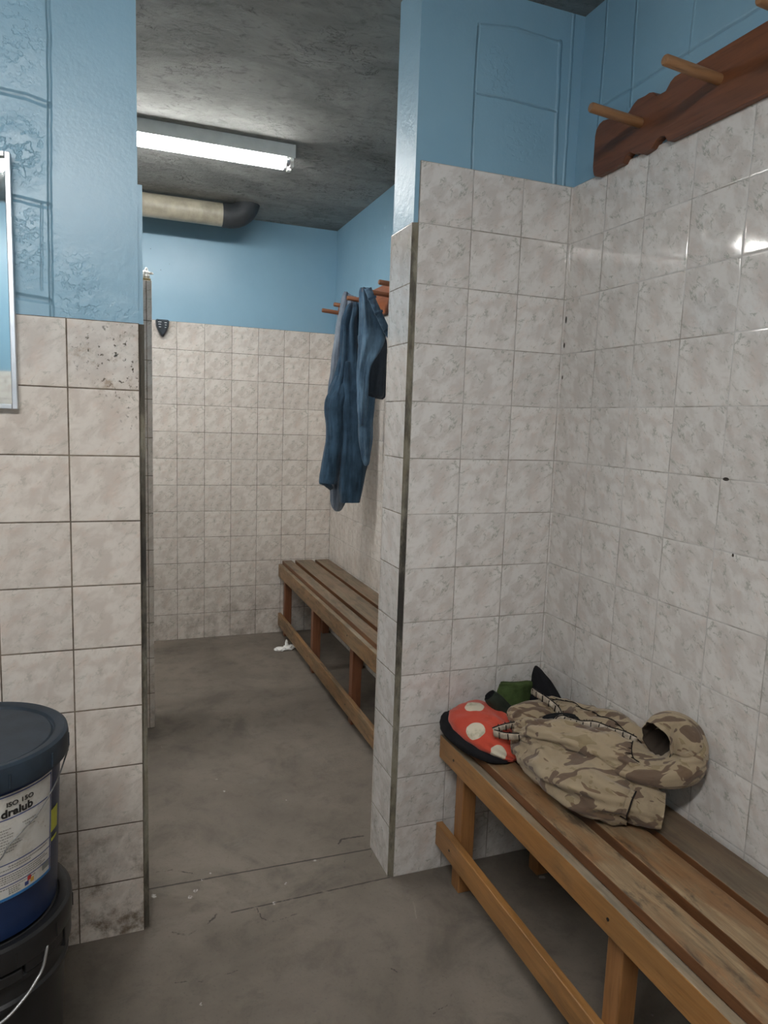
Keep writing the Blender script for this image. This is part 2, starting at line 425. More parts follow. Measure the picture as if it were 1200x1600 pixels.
def cloth_loft(sections, rings=70, n=72, wr=.006, wf=22, seed=0, zmin=None, xmax=None, ymax=None, open_end=False, open_start=False, inner=.012, sup=2.0, fold=0, foldn=5, along=1.0, zup=True, dent=None):
    """sections: (x, y, z, half width, half height, roll). Skin of soft cloth with wrinkles; returns MB with uv in metres."""
    S = catmull(sections, rings); C = [Vector(s[:3]) for s in S]
    mb = MB(); vs = []; uvs = []; L = 0; prev = None
    for i, s in enumerate(S):
        t = (C[min(i+1, rings-1)] - C[max(i-1, 0)]).normalized()
        if i: L += (C[i]-C[i-1]).length
        ref = Vector((0, 0, 1)) if zup else Vector((0, 1, 0))
        side = t.cross(ref)
        if side.length < .25 and prev is not None: side = prev
        side.normalize(); prev = side
        up = side.cross(t).normalized()
        if s[5]:
            R = Matrix.Rotation(s[5], 3, t); side2 = R @ side; up = R @ up
        else: side2 = side
        for k in range(n):
            a = 2*PI*k/n; ca, sa = math.cos(a), math.sin(a)
            ca_ = math.copysign(abs(ca)**(2/sup), ca); sa_ = math.copysign(abs(sa)**(2/sup), sa)
            nrm = (side2*ca/max(s[3], 1e-4)+up*sa/max(s[4], 1e-4)).normalized()
            p = C[i] + side2*ca_*s[3] + up*sa_*s[4]
            q = Vector((ca*2.0*along, sa*2.0*along, L*wf*.35 + seed*9.1))
            w = noise.noise(q*1.3) + .5*noise.noise(q*2.9+Vector((4, 1, 7)))
            rid = 1-abs(noise.noise(Vector((ca*1.5+L*7, sa*1.5-L*5, L*wf*.5+seed*3.3))))*2
            d = wr*(w*.8 + .55*rid)
            if fold: d += fold*math.sin(foldn*a + 3*noise.noise(Vector((L*4, seed, 0))))*(0.6+.4*noise.noise(Vector((L*6, a, seed))))
            d *= min(1, 4*min(s[3], s[4])/.05)
            p = p + nrm*d
            if zmin is not None and p.z < zmin: p.z = zmin
            if xmax is not None and p.x > xmax: p.x = xmax
            if ymax is not None and p.y > ymax: p.y = ymax
            vs.append(p); uvs.append((a/(2*PI)*2*PI*.5*(s[3]+s[4]) if False else a/(2*PI)*.42, L))
    fs = []
    for i in range(rings-1):
        for k in range(n): fs.append((i*n+k, i*n+(k+1) % n, (i+1)*n+(k+1) % n, (i+1)*n+k))
    mb.add(vs, fs, 0, uvs)
    base = len(mb.v)
    def close(i0, step, opened):
        ring = [Vector(mb.v[i0*n+k]) for k in range(n)]; c = sum(ring, Vector())/n
        nb = [Vector(mb.v[(i0+step*3)*n+k]) for k in range(n)]; cin = sum(nb, Vector())/n
        dirin = (cin-c).normalized()
        if opened:
            prevr = [i0*n+k for k in range(n)]
            for (sh, dep) in ((.93, .002), (.88, inner), (.55, inner*2.0), (.05, inner*2.2)):
                r2 = [c + (q-c)*sh + dirin*dep for q in ring]; b = len(mb.v)
                mb.v += [tuple(q) for q in r2]
                for k in range(n):
                    mb.f.append((prevr[k], prevr[(k+1) % n], b+(k+1) % n, b+k)); mb.mi.append(1); mb.uv.append([(0, 0)]*4)
                prevr = [b+k for k in range(n)]
            mb.f.append(tuple(prevr)); mb.mi.append(1); mb.uv.append([(0, 0)]*n)
        else:
            mb.f.append(tuple(i0*n+k for k in range(n))); mb.mi.append(0); mb.uv.append([(0, 0)]*n)
    close(0, 1, open_start); close(rings-1, -1, open_end)
    return mb

def text_mesh(body, size, bold=0.0, shear=0.0):
    cu = bpy.data.curves.new('t', 'FONT'); cu.body = body; cu.size = size; cu.offset = bold; cu.shear = shear
    o = bpy.data.objects.new('t', cu); COL.objects.link(o)
    dg = bpy.context.evaluated_depsgraph_get(); dg.update()
    me = bpy.data.meshes.new_from_object(o.evaluated_get(dg))
    bpy.data.objects.remove(o); bpy.data.curves.remove(cu)
    v = [tuple(q.co) for q in me.vertices]; f = [tuple(p.vertices) for p in me.polygons]
    bpy.data.meshes.remove(me); return v, f

# ------------------------------------------------------------------ materials
GW, GW2 = (.50, .475, .45), (.27, .245, .21)
GD, GD2 = (.21, .165, .12), (.10, .075, .055)
M = {}
M['tile_pillar'] = tile_mat('cream_marble_tile_pillar', 'X', 0, 0, GW, GW2, (1, .99, .98), .25, seed=1)
M['tile_side'] = tile_mat('cream_marble_tile_side', 'Y', -.1484, 0, (.55, .53, .51), (.30, .27, .23), (1.0, .99, .975), 0, seed=2, mort=.35, chips=[(-.006, 1.616, .004, .011), (-.005, 1.545, .004, .008), (-.006, 1.455, .003, .006), (-.618, 1.216, .009, .004), (-.655, 1.06, .003, .004)])
M['tile_left'] = tile_mat('cream_marble_tile_left', 'X', -.6844, -.0053, GD, GD2, (1, .945, .885), .95, veins=.55, specks=[(-.73, 1.44, .13, 1.0), (-.71, 1.39, .10, .9), (-.70, 1.30, .05, .6), (-.80, 1.44, .07, .7)], seed=3, gw=.0016)
M['tile_jamb'] = tile_mat('cream_marble_tile_jamb', 'Y', .0, 0, (.30, .26, .2), GD2, (.97, .97, .97), .3, seed=4)
M['tile_back'] = tile_mat('cream_marble_tile_back', 'X', XB, 0, (.36, .33, .29), (.13, .11, .085), (1, .965, .92), .45, seed=5)
M['tile_rear_side'] = tile_mat('cream_marble_tile_rear_side', 'Y', YF, 0, (.48, .46, .43), (.30, .27, .23), (1, .97, .93), .2, seed=6)
M['tile_stub'] = tile_mat('cream_marble_tile_partition', 'X', -.62, 0, GD, GD2, (.95, .92, .88), .6, seed=7)
M['tile_hidden'] = tile_mat('cream_marble_tile_behind', 'X', 0, 0, GW, GW2, (1, .97, .93), 0, seed=8)
M['grout'] = grout_edge()
M['paint_left'] = paint_mat('blue_paint_left', 'X', amt=.5,
    joints=[([(-.857, 2.45), (-.858, 2.036), (-.864, 1.777), (-.866, 1.50)], .006, -1.6), ([(-.96, 1.966), (-.905, 1.964), (-.862, 1.955)], .009, -1.4),
            ([(-.97, 1.757), (-.92, 1.755), (-.866, 1.748)], .009, -1.2), ([(-.97, 1.553), (-.92, 1.552), (-.87, 1.547)], .009, -1.6), ([(-.88, 1.75), (-.884, 1.57)], .004, -.5)],
    rough_patches=[(-.92, 1.86, .085, .10, 1.25), (-.91, 1.66, .075, .12, .8), (-.815, 1.585, .07, .10, .8), (-.92, 2.08, .085, .14, .75), (-.76, 1.53, .12, .05, .5)])
M['paint_pillar'] = paint_mat('blue_paint_pillar', 'X',
    joints=[([(.148, 2.332), (.146, 2.158), (.148, 1.975)], .005, -1.2), ([(.148, 2.33), (.26, 2.345), (.39, 2.338)], .006, .8), ([(.15, 2.167), (.27, 2.17), (.395, 2.165)], .005, -1.0), ([(.395, 2.34), (.398, 2.156), (.405, 1.975)], .008, 1.2),
            ([(.432, 2.42), (.435, 1.97)], .006, .9)], rough_patches=[(.21, 2.22, .06, .1, .7), (.3, 2.08, .1, .1, .4)])
M['paint_jamb'] = paint_mat('blue_paint_reveal', 'Y', amt=1.6)
M['paint_side'] = paint_mat('blue_paint_side', 'Y',
    joints=[([(-.088, 2.42), (-.09, 2.29), (-.085, 2.1)], .006, 1.0), ([(-.205, 2.42), (-.208, 2.25), (-.212, 2.11)], .006, .9), ([(-.1, 2.155), (-.21, 2.152), (-.4, 2.155), (-.8, 2.15), (-1.3, 2.152)], .006, -.7), ([(-.40, 2.15), (-.41, 2.42)], .005, .5)])
M['paint'] = paint_mat('blue_paint', 'X', amt=.25)
M['ceiling'] = concrete_ceiling(); M['floor'] = concrete_floor()
M['rail'] = wood_mat('varnished_orange_pine', (.30, .135, .038), (.44, .215, .07), 'Y', .35, wear=.25, wearcol=(.36, .22, .10), worn_amt=.25)
M['rail_top'] = wood_mat('greyed_rail_edge', (.22, .15, .085), (.30, .23, .15), 'Y', .6, wear=.3, wearcol=(.30, .25, .18))
M['slat'] = wood_mat('worn_pine_slat', (.19, .095, .040), (.30, .165, .075), 'Y', .5, wear=.8, wearcol=(.40, .29, .17), stain=(.045, .030, .020))
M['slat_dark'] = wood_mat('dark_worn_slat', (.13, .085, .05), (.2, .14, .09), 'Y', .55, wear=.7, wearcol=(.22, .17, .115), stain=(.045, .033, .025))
M['slat_edge'] = wood_mat('red_brown_slat_edge', (.11, .045, .018), (.19, .08, .032), 'Y', .45)
M['leg'] = wood_mat('varnished_leg', (.25, .11, .036), (.37, .175, .065), 'Z', .4)
M['bearer'] = wood_mat('bearer_wood', (.22, .10, .035), (.30, .15, .06), 'X', .5)
M['rail_b'] = wood_mat('varnished_brown_pine', (.20, .105, .042), (.31, .17, .075), 'Y', .42, wear=.4, wearcol=(.28, .20, .12))
M['slat_b'] = wood_mat('worn_brown_slat', (.15, .095, .055), (.235, .16, .10), 'Y', .5, wear=.55, wearcol=(.27, .215, .15), stain=(.07, .05, .035))
M['leg_b'] = wood_mat('dark_red_leg', (.15, .055, .025), (.22, .09, .045), 'Z', .42)
M['rack'] = wood_mat('mahogany_stained_board', (.125, .042, .018), (.215, .078, .032), 'Y', .38, g=.8)
M['peg'] = wood_mat('varnished_peg', (.22, .105, .045), (.34, .18, .085), 'X', .4)
M['rack_b'] = wood_mat('orange_stained_board', (.28, .085, .03), (.36, .12, .045), 'Y', .4)
M['peg_b'] = wood_mat('reddish_peg', (.20, .075, .035), (.28, .12, .06), 'X', .45)
M['camo'] = camo_mat()
M['camo_in'] = plain('dark_brown_lining', (.05, .038, .03), .9, spec=.1)
M['black_cloth'] = plain('black_cloth', (.012, .012, .014), .9, bump=.3, bscale=300, spec=.15)
M['stitch'] = plain('black_thread', (.012, .01, .01), .8, spec=.15)
M['band'] = plain('pale_waistband_cloth', (.40, .34, .27), .9, bump=.3, bscale=250, var=.3, vscale=60, spec=.15)
M['green'] = plain('olive_green_cloth', (.055, .085, .028), .85, bump=.5, bscale=90, var=.3, vscale=30, spec=.2)
M['green_dk'] = plain('dark_green_cloth', (.022, .028, .02), .85, bump=.4, bscale=90, var=.3, spec=.2)
M['denim'] = denim_mat('blue_denim', (.010, .026, .048), (.040, .085, .138))
M['denim_in'] = plain('dark_denim_inside', (.01, .014, .02), .95, spec=.1)
M['jeans'] = denim_mat('faded_denim', (.028, .060, .10), (.10, .175, .26))
M['jeans_shade'] = denim_mat('shade_dark_denim', (.012, .018, .026), (.03, .042, .06))  # jeans denim with the waistband shade put into its colour
M['grey_knit'] = denim_mat('grey_blue_fleece', (.10, .125, .165), (.22, .26, .31))
M['white_metal'] = plain('white_enamel', (.62, .65, .64), .4, var=.05)
M['lampholder'] = plain('white_plastic', (.75, .75, .73), .35, var=.04)
M['pvc'] = plain('cream_plastic_pipe', (.37, .34, .265), .4, var=.25, vscale=12)
M['pipe_dark'] = plain('dark_grey_pipe', (.035, .04, .045), .55, var=.2)
M['navy_plastic'] = plain('navy_plastic', (.008, .016, .026), .35)
M['white_plastic'] = plain('pale_plastic', (.7, .72, .73), .4)
M['paper'] = plain('white_paper', (.80, .80, .78), .8, bump=.2, bscale=80, var=.05)
M['alu'] = plain('brushed_aluminium', (.62, .64, .68), .35, metal=.85, var=.08)
M['bucket_blue'] = plain('blue_bucket_plastic', (.007, .020, .066), .38, bump=.06, bscale=60, var=.2, vscale=10)
M['lid_blue'] = plain('dark_blue_lid', (.018, .030, .045), .5, bump=.08, bscale=60, var=.3, vscale=14)
M['bucket_black'] = plain('black_bucket_plastic', (.011, .011, .012), .42, bump=.06, bscale=60, var=.25, vscale=10)
M['wire'] = plain('galvanised_wire', (.45, .45, .45), .4, metal=.8)
M['wire_dark'] = plain('dull_grey_wire', (.17, .17, .165), .5, metal=.5)
M['ink'] = plain('black_print', (.015, .014, .014), .5)
M['ink_grey'] = plain('grey_print', (.20, .19, .17), .6)
M['ink_blue'] = plain('blue_print', (.03, .05, .17), .5)
M['sky_stripe'] = plain('bright_blue_print', (.03, .16, .38), .45)
M['yellow'] = plain('lime_yellow_print', (.42, .43, .04), .5)
M['red'] = plain('red_print', (.45, .03, .03), .5)
M['orange'] = plain('amber_print', (.55, .32, .05), .5)
M['greypatch'] = plain('grey_patch_print', (.16, .17, .16), .6)
M['brass'] = plain('dull_brass', (.35, .27, .14), .45, metal=.6)
n = NT('scuffed_white_label'); P = n.obj()
c = n.mix(n.ss(n.noise(P, 22, 5, .7), .45, .72), (.56, .545, .51), (.42, .39, .34))
c = n.mix(n.M('MULTIPLY', n.ss(n.noise(P, 60, 5, .75), .60, .72), .6), c, (.20, .14, .08))
n.inp('Base Color', c); n.inp('Roughness', .45); M['label'] = n.m
n = NT('mirror_glass'); n.inp('Base Color', (.56, .61, .62, 1)); n.inp('Metallic', 1.0); n.inp('Roughness', .03); M['mirror'] = n.m

# ------------------------------------------------------------------ the room
def struct(mb, name, mats, bevel=0): 
    o = mb.build(name, mats, bevel=bevel); o['kind'] = 'structure'; return o
b = MB(); b.box(XLEFT-.15, XB+.15, YBEHIND-.15, YF+.15, -.1, 0); struct(b, 'floor', M['floor'])
b = MB(); b.box(XLEFT-.15, XB+.15, YBEHIND-.15, YF+.15, ZC, ZC+.12); struct(b, 'ceiling', M['ceiling'])
# right-hand side wall of the near room: tiles to thirteen courses, paint above
b = MB(); b.box(XC+.006, XB+.15, YBEHIND, YW, 0, ZC, 1); b.box(XC, XC+.006, YBEHIND, 0, 0, 13*T, 0)
struct(b, 'wall_right', [M['tile_side'], M['paint_side']])
# divider, right piece (the pillar)
b = MB(); b.box(-.0120, XC+.006, .016, YW, 0, ZC, 1); b.box(.0005, XC+.006, .0055, .016, 0, 12*T, 1); b.box(-.0125, XC+.006, .006, .0165, 12*T, ZC, 1)
b.box(-.0150, XC, YW, YW+.006, 0, 12*T, 4)
b.box(0, XC, 0, .006, 0, 13*T, 0)
b.box(-.0150, -.0125, .0088, YW, 0, 12*T, 2)
b.prism([(-.0150, .0088), (-.0125, .0088), (-.0125, .0125), (0.0, .0125), (0.0, .0008), (-.002, .0022)], lambda a, c, d: (a, c, d), 0, 12*T, 3)
o = struct(b, 'wall_divider_right', [M['tile_pillar'], M['paint_pillar'], M['tile_jamb'], M['grout'], M['tile_hidden']])
# paint on the reveal face uses the reveal paint
o.data.materials.append(M['paint_jamb'])
for p in o.data.polygons:
    if p.material_index == 1 and p.normal.x < -.9: p.material_index = 5
# divider, left piece
b = MB(); b.box(XLEFT-.1, -.6844, .006, YW, 0, ZC, 1)
b.box(XLEFT-.1, -.6844, 0, .006, 0, 10*T-.0053, 0)
b.box(XLEFT-.1, -.6725, YW, YW+.006, 0, 12*T, 3); b.box(-.6844, -.6725, .009, YW, 0, 10*T-.006, 2); b.box(-.6844, -.6745, .009, YW, 10*T-.006, 1.82, 1)
struct(b, 'wall_divider_left', [M['tile_left'], M['paint_left'], M['grout'], M['tile_hidden']])
# far wall, rear side wall
b = MB(); b.box(XLEFT, XB+.1, YF+.004, YF+.12, 0, ZC, 1); b.box(XLEFT, XB, YF, YF+.004, 0, 12*T, 0)
struct(b, 'wall_back', [M['tile_back'], M['paint']])
b = MB(); b.box(XB+.004, XB+.12, YW, YF+.004, 0, ZC, 1); b.box(XB, XB+.004, YW, YF, 0, 12*T, 0)
struct(b, 'wall_right_rear', [M['tile_rear_side'], M['paint_jamb']])
# walls that only close the rooms
b = MB(); b.box(XLEFT-.12, XLEFT, YBEHIND, YF+.1, 0, ZC, 1); b.box(XLEFT, XLEFT+.005, YBEHIND, 0, 0, 10*T, 0); b.box(XLEFT, XLEFT+.005, YW, YF, 0, 12*T, 0)
struct(b, 'wall_left', [M['tile_jamb'], M['paint']])
b = MB(); b.box(XLEFT-.12, XB+.12, YBEHIND-.12, YBEHIND, 0, ZC, 1); b.box(XLEFT, XC, YBEHIND, YBEHIND+.005, 0, 10*T, 0)
struct(b, 'wall_behind', [M['tile_hidden'], M['paint']])
# tiled stub partition beyond the doorway
b = MB(); b.box(XLEFT+.005, -.600, 1.223, 1.315, 0, 1.824, 0); b.box(XLEFT+.005, -.603, 1.226, 1.312, 1.824, 1.832, 1)
struct(b, 'wall_stub_partition', [M['tile_stub'], M['brass']], bevel=.0015)

# ------------------------------------------------------------------ benches
def bench(name, label, y0, y1, rail, slats, zs, zr, zrb, legs, mats, xback, st, sup):
    t = thing(name, label, 'bench', (rail[0], y0, 0), 0, None)
    ox, oy = rail[0], y0
    def part(nm, x0, x1, ya, yb, z0, z1, m, bv=.0025, mi=None):
        q = MB(); q.box(x0-ox, x1-ox, ya-oy, yb-oy, z0, z1)
        return q.build(nm, m, t, bevel=bv)
    r = part('front_rail', rail[0], rail[1], y0, y1, zrb, zr, [M[mats[0]], M['rail_top']])
    for p in r.data.polygons:
        if p.normal.z > .9: p.material_index = 1
    for k, (a, c) in enumerate(slats):
        sl = part('slat', a, c, y0+.004, y1-.003*k, zs-.024, zs, [M[mats[1]] if k < 2 or mats[1] != 'slat' else M['slat_dark'], M['slat_edge']], .002)
        for p in sl.data.polygons:
            if abs(p.normal.x) > .9: p.material_index = 1
    part('stringer', rail[0], rail[1]-.002, y0, y1, st[0], st[1], M[mats[0]])
    for ly in legs:
        part('leg', rail[1], rail[1]+.042, ly, ly+.045, 0, zs-.024, M[mats[2]], .003)
        part('leg', xback-.05, xback-.008, ly, ly+.045, 0, zs-.024, M[mats[2]], .003)
        part('bearer', rail[1]+.042, xback-.05, ly+.004, ly+.040, zs-.085, zs-.024, M['bearer'])
    # countersunk screw heads through the rails at each leg
    for ly in legs:
        for z in (zr-.035, (st[0]+st[1])/2):
            q = MB(); q.tube([(-.0012, ly+.022-oy, z), (.004, ly+.022-oy, z)], .0035, 10); q.build('screw', M['ink'], t)
    return t
bench('slatted_bench', 'varnished slatted wooden bench heaped with clothes along the near tiled side wall', -2.1, -.012, (.124, .147), [(.1475, .222), (.246, .336), (.354, .455)], .447, .425, .358, [-.125, -.782, -1.43, -2.05], ('rail', 'slat', 'leg'), .455, (.088, .156), 0)
bench('slatted_bench', 'brown slatted wooden bench standing empty beyond the doorway under hanging clothes', .20, 2.405, (.178, .200), [(.2005, .258), (.279, .385), (.405, .490)], .452, .432, .355, [.36, 1.012, 1.664, 2.315], ('rail_b', 'slat_b', 'leg_b'), .490, (.050, .126), 0)

# ------------------------------------------------------------------ peg racks
def rack(label, x, y_end, sgn, length, z0, zb, peg_y, peg_z, mb_, mp, plen=.145, pr=.0115, rise=.010, group=None):
    """board against the wall at x, its shaped end at y_end, running towards -y for sgn=-1"""
    t = thing('peg_rack', label, 'coat rack', (x, y_end, z0), 0, group)
    H = zb
    top = [(.003, .016), (.0, .03), (.0, H-.032), (.004, H-.016), (.014, H-.006), (.030, H-.002), (.070, H-.010), (.112, H-.024), (.130, H-.019), (.147, H-.006), (.160, H-.001), (.185, H-.003), (.200, H-.002), (.212, H-.006), (.228, H-.020), (.255, H-.020), (.268, H-.006), (.280, H)]
    bot = [(.280, 0), (.272, .003), (.264, .016), (.250, .021), (.236, .016), (.222, .003), (.190, 0), (.176, .009), (.160, .011), (.146, .020), (.134, .016), (.122, .001), (.020, 0), (.008, .005)]
    far_top = [(length-.28, H), (length-.26, H-.012), (length-.22, H-.012), (length-.2, H-.002), (length-.03, H-.002), (length, H-.03)]
    far_bot = [(length, .03), (length-.03, .002), (length-.2, .002), (length-.22, .012), (length-.26, .012), (length-.28, 0)]
    pts = top + far_top + far_bot + bot
    q = MB(); q.prism(pts, lambda a, c, d: (d, sgn*a, c), -.022, 0)
    q.build('board', mb_, t, bevel=.002)
    for py in peg_y:
        q = MB(); a = Vector((-.018, py-y_end, peg_z-z0-.0)); c = a + Vector((-plen-.004, 0, rise))
        d = (c-a).normalized()
        q.tube([a, a+(c-a)*.5, c-d*.003, c], [pr, pr*.98, pr*.95, pr*.78], 18)
        q.build('peg', mp, t, auto=.7)
    return t
rack('dark reddish brown peg rack with scalloped board on the near wall above the tiles', XC+.006, -.103, -1, 1.6, 1.966, .137, [-.280, -.517, -.742, -.968, -1.194, -1.42], 2.041, M['rack'], M['peg'])
rack('orange brown peg rack holding denim clothes on the far room side wall', XB+.004-.003, 2.29, -1, 1.35, 1.828, .137, [2.12, 1.894, 1.668, 1.442, 1.216], 1.902, M['rack_b'], M['peg_b'], plen=.140)

# ------------------------------------------------------------------ lamps
TUBE = emit_mat('fluorescent_glow', (1.0, .985, .95), 32.0)
TUBE_ADDED = emit_mat('added_glow_near', (1.0, .975, .94), 66.0)  # glow of the added near room fixture
def batten(label, x0, x1, y, z=ZC, glow=None, rotz=0):
    L = x1-x0
    t = thing('fluorescent_light', label, 'ceiling light', ((x0+x1)/2, y, z), rotz, None)
    h = L/2
    q = MB(); q.prism([(-.046, -.046), (.046, -.046), (.047, -.052), (.052, -.052), (.052, 0), (-.052, 0), (-.052, -.052), (-.047, -.052)], lambda a, c, d: (d, a, c), -h, h)
    q.build('housing', M['white_metal'], t, bevel=.002)
    for yy in (-.025, .025):
        q = MB(); q.tube([(-h+.022, yy, -.063), (h-.022, yy, -.063)], .0155, 20); q.build('tube', glow or TUBE, t, smooth=False, auto=.8)
        for sx in (-1, 1):
            q = MB(); q.box(sx*(h-.012)-.009, sx*(h-.012)+.009, yy-.013, yy+.013, -.082, -.040); q.build('lampholder', M['lampholder'], t, bevel=.003)
            q = MB(); q.tube([(sx*(h-.021), yy, -.063), (sx*(h-.036), yy, -.063)], .0162, 20); q.build('tube_cap', M['alu'], t)
    return t
batten('twin white fluorescent light on the rough ceiling beyond the doorway', -1.245, -.035, 1.287)
batten('added twin fluorescent light brightening the far room, unseen behind the left wall', -2.70, -1.49, 1.287)  # extra fixture out of view, added to lift the far room
batten('added twin fluorescent light brightening the near room, unseen behind the viewer', -1.75, -.55, -1.85, glow=TUBE_ADDED)  # added off-view fixture that brightens the near room

# ------------------------------------------------------------------ vent pipe at the far ceiling
t = thing('vent_pipe', 'cream plastic pipe under the far ceiling ending in a dark elbow', 'pipe', (-.172, 2.15, 2.352))
q = MB(); q.tube([(-1.95, 0, 0), (0, 0, 0)], .0575, 32); q.build('pipe', M['pvc'], t, auto=.8)
q = MB(); pts = []
for k in range(13):
    a = k/12*PI/2; pts.append((.004+.10*math.sin(a), 0, .10*(1-math.cos(a))))
q.tube([(-.035, 0, 0)] + pts, [.062]*2+[.061]*12, 32); q.build('elbow', M['pipe_dark'], t, auto=.8)

# ------------------------------------------------------------------ small holder on the far wall
t = thing('soap_holder', 'small navy shield shaped holder with pale slots at the back wall tile edge', 'holder', (-.492, YF, 1.79))
def shield(k): return [(-.036*k, .030), (-.030*k, .036), (.030*k, .036), (.036*k, .030), (.034*k, .0), (.022*k, -.028), (.008*k, -.052), (0, -.056), (-.008*k, -.052), (-.022*k, -.028), (-.034*k, .0)]
q = MB()
P0, P1, P2 = shield(1.0), shield(.98), [(a*.8, c*.82) for a, c in shield(1)]
nn = len(P0)
vs = [(a, 0, c) for a, c in P0]+[(a, -.026, c) for a, c in P1]+[(a, -.040, c) for a, c in P2]
q.add(vs, [tuple(range(nn)), tuple(range(3*nn-1, 2*nn-1, -1))]+[(r*nn+i, r*nn+(i+1) % nn, (r+1)*nn+(i+1) % nn, (r+1)*nn+i) for r in (0, 1) for i in range(nn)])
q.build('casing', M['navy_plastic'], t, bevel=.002)
for (z, a, c) in ((.020, -.024, -.006), (.008, -.022, -.008), (-.006, -.020, -.008), (.018, .010, .022), (.006, .012, .021), (-.007, .010, .019)):
    q = MB(); q.box(a, c, -.0415, -.036, z-.0013, z+.0013); q.build('slot', M['white_plastic'], t)

# ------------------------------------------------------------------ crumpled scraps
def crumple(name, label, cat, loc, pts, mat, seed, group=None):
    """pts = (x, y, z, r) blobs joined to one creased lump"""
    bm = bmesh.new()
    for (x, y, z, rx, ry, rz) in pts:
        r = bmesh.ops.create_icosphere(bm, subdivisions=3, radius=1)
        for v in r['verts']:
            d = .35*noise.noise(v.co*2.1+Vector((seed+x*50, 0, 0)))+.15*noise.noise(v.co*5+Vector((seed, 3, 0)))
            v.co = Vector((x+v.co.x*rx*(1+d), y+v.co.y*ry*(1+d), z+v.co.z*rz*(1+d)))
    for v in bm.verts: v.co.z = max(v.co.z, .0005)
    me = bpy.data.meshes.new(name); bm.to_mesh(me); bm.free()
    o = link(name, me, mat); o.location = loc; return tag(o, label, cat, group)
crumple('crumpled_rag', 'white crumpled rag lying on the floor by the empty bench', 'rag', (.145, 2.065, 0), [(-.025, .0, .009, .032, .022, .013), (.02, .005, .011, .03, .022, .016), (.012, .004, .036, .009, .007, .024), (.045, .02, .010, .026, .02, .013)], M['paper'], 1)
crumple('paper_scrap', 'small crumpled white scrap on top of the narrow tiled partition', 'paper', (-.622, 1.245, 1.832), [(0, 0, .016, .014, .012, .018), (.014, .004, .024, .016, .006, .005), (.004, 0, .034, .006, .005, .010)], M['paper'], 5)
# ------------------------------------------------------------------ mirror on the left wall
t = thing('wall_mirror', 'aluminium framed mirror on the left wall at the photo edge', 'mirror', (-1.16, 0, 1.31))
W, Hm = .225, .53
q = MB(); q.box(-W+.008, W-.008, -.010, -.004, .008, Hm-.008); q.build('glass', M['mirror'], t)
q = MB(); q.box(-W, W, -.004, 0, 0, Hm); q.build('backing', M['white_metal'], t)
q = MB()
for (a, c, e, f) in ((-W, -W+.011, 0, Hm), (W-.011, W, 0, Hm)): q.box(a, c, -.020, -.0005, e, f)
q.box(-W+.011, W-.011, -.020, -.0005, 0, .011); q.box(-W+.011, W-.011, -.020, -.0005, Hm-.011, Hm)
q.build('frame', M['alu'], t, bevel=.0015)

# ------------------------------------------------------------------ buckets
BX, BY = -.98, -.41
def bucket(label, z, kind):
    t = thing('plastic_bucket', label, 'bucket', (BX, BY, z))
    body, lid = (M['bucket_blue'], M['lid_blue']) if kind == 'blue' else (M['bucket_black'], M['bucket_black'])
    q = MB()
    K = 1.0 if kind == 'blue' else 1.148
    if kind == 'blue': prof = [(.124, .056), (.130, .060), (.1310, .07), (.1415, .322), (.1470, .324), (.1475, .331), (.1430, .333), (.1435, .345)]
    else: prof = [(.122, 0), (.128, .004), (.1295, .02), (.1405, .265), (.1410, .270), (.1475, .272), (.1480, .279), (.1430, .283), (.1432, .306), (.1490, .309), (.1495, .316), (.1440, .320), (.1445, .345)]
    q.lathe([(r, z*K) for r, z in prof], 96)
    q.build('body', body, t, auto=.5)
    q = MB()
    dz = .3745*(K-1)
    q.lathe([(r, z+dz) for r, z in [(.1455, .330), (.1545, .331), (.1560, .336), (.1560, .362), (.1545, .371), (.1490, .3745), (.1410, .3735), (.1345, .371), (.1320, .3665), (.1300, .366), (.1270, .368), (.06, .3685), (.0, .3685)]], 96, capb=True, capt=False)
    for k in range(0, 12):                               # tear tabs round the skirt
        a = 2*PI*k/12; c, s_ = math.cos(a), math.sin(a)
        q.tube([(c*.1555, s_*.1555, .336+dz), (c*.1555, s_*.1555, .360+dz)], .0022, 6)
    q.build('lid', lid, t, auto=.5)
    return t
lower = bucket('black plastic bucket on the floor under the blue bucket', 0.0, 'black')
upper = bucket('blue plastic bucket with printed white label stacked on the black bucket', .3712, 'blue')
def ring_pt(ang, r, z): return (r*math.cos(math.radians(ang)), r*math.sin(math.radians(ang)), z)
def arc_patch(mb, a0, a1, z0, z1, r, off=0, n=24, mi=0, th=.0006, taper=True):
    """thin curved patch lying on the bucket side"""
    def R(z): return (.1295 + (.1405-.1295)*(z-.02)/.245 if taper else r) + off
    vs = []
    for i in range(n+1):
        a = a0+(a1-a0)*i/n
        vs += [ring_pt(a, R(z0), z0), ring_pt(a, R(z1), z1), ring_pt(a, R(z0)+th, z0), ring_pt(a, R(z1)+th, z1)]
    fs = []
    for i in range(n):
        b = i*4; e = b+4
        fs += [(b+2, e+2, e+3, b+3), (b, b+1, e+1, e), (b, e, e+2, b+2), (b+1, b+3, e+3, e+1)]
    fs += [(0, 2, 3, 1), (n*4, n*4+1, n*4+3, n*4+2)]
    mb.add(vs, fs, mi)
LZ = .3712       # printed matter, heights in bucket space
q = MB(); arc_patch(q, -128, -23, .132, .3205, 0, 0, 48)
lab = q.build('label', M['label'], upper, smooth=False, auto=.5); lab['label'] = 'scuffed white label'
def onlabel(nm, parts, mat, off=.0007, th=.0004):
    q = MB()
    for (a0, a1, z0, z1) in parts: arc_patch(q, a0, a1, z0, z1, 0, off, max(2, int(abs(a1-a0)/3)), th=th)
    return q.build(nm, M[mat], lab)
onlabel('border', [(-128, -23.9, .3160, .3180), (-24.8, -23.9, .134, .318)], 'ink_blue')
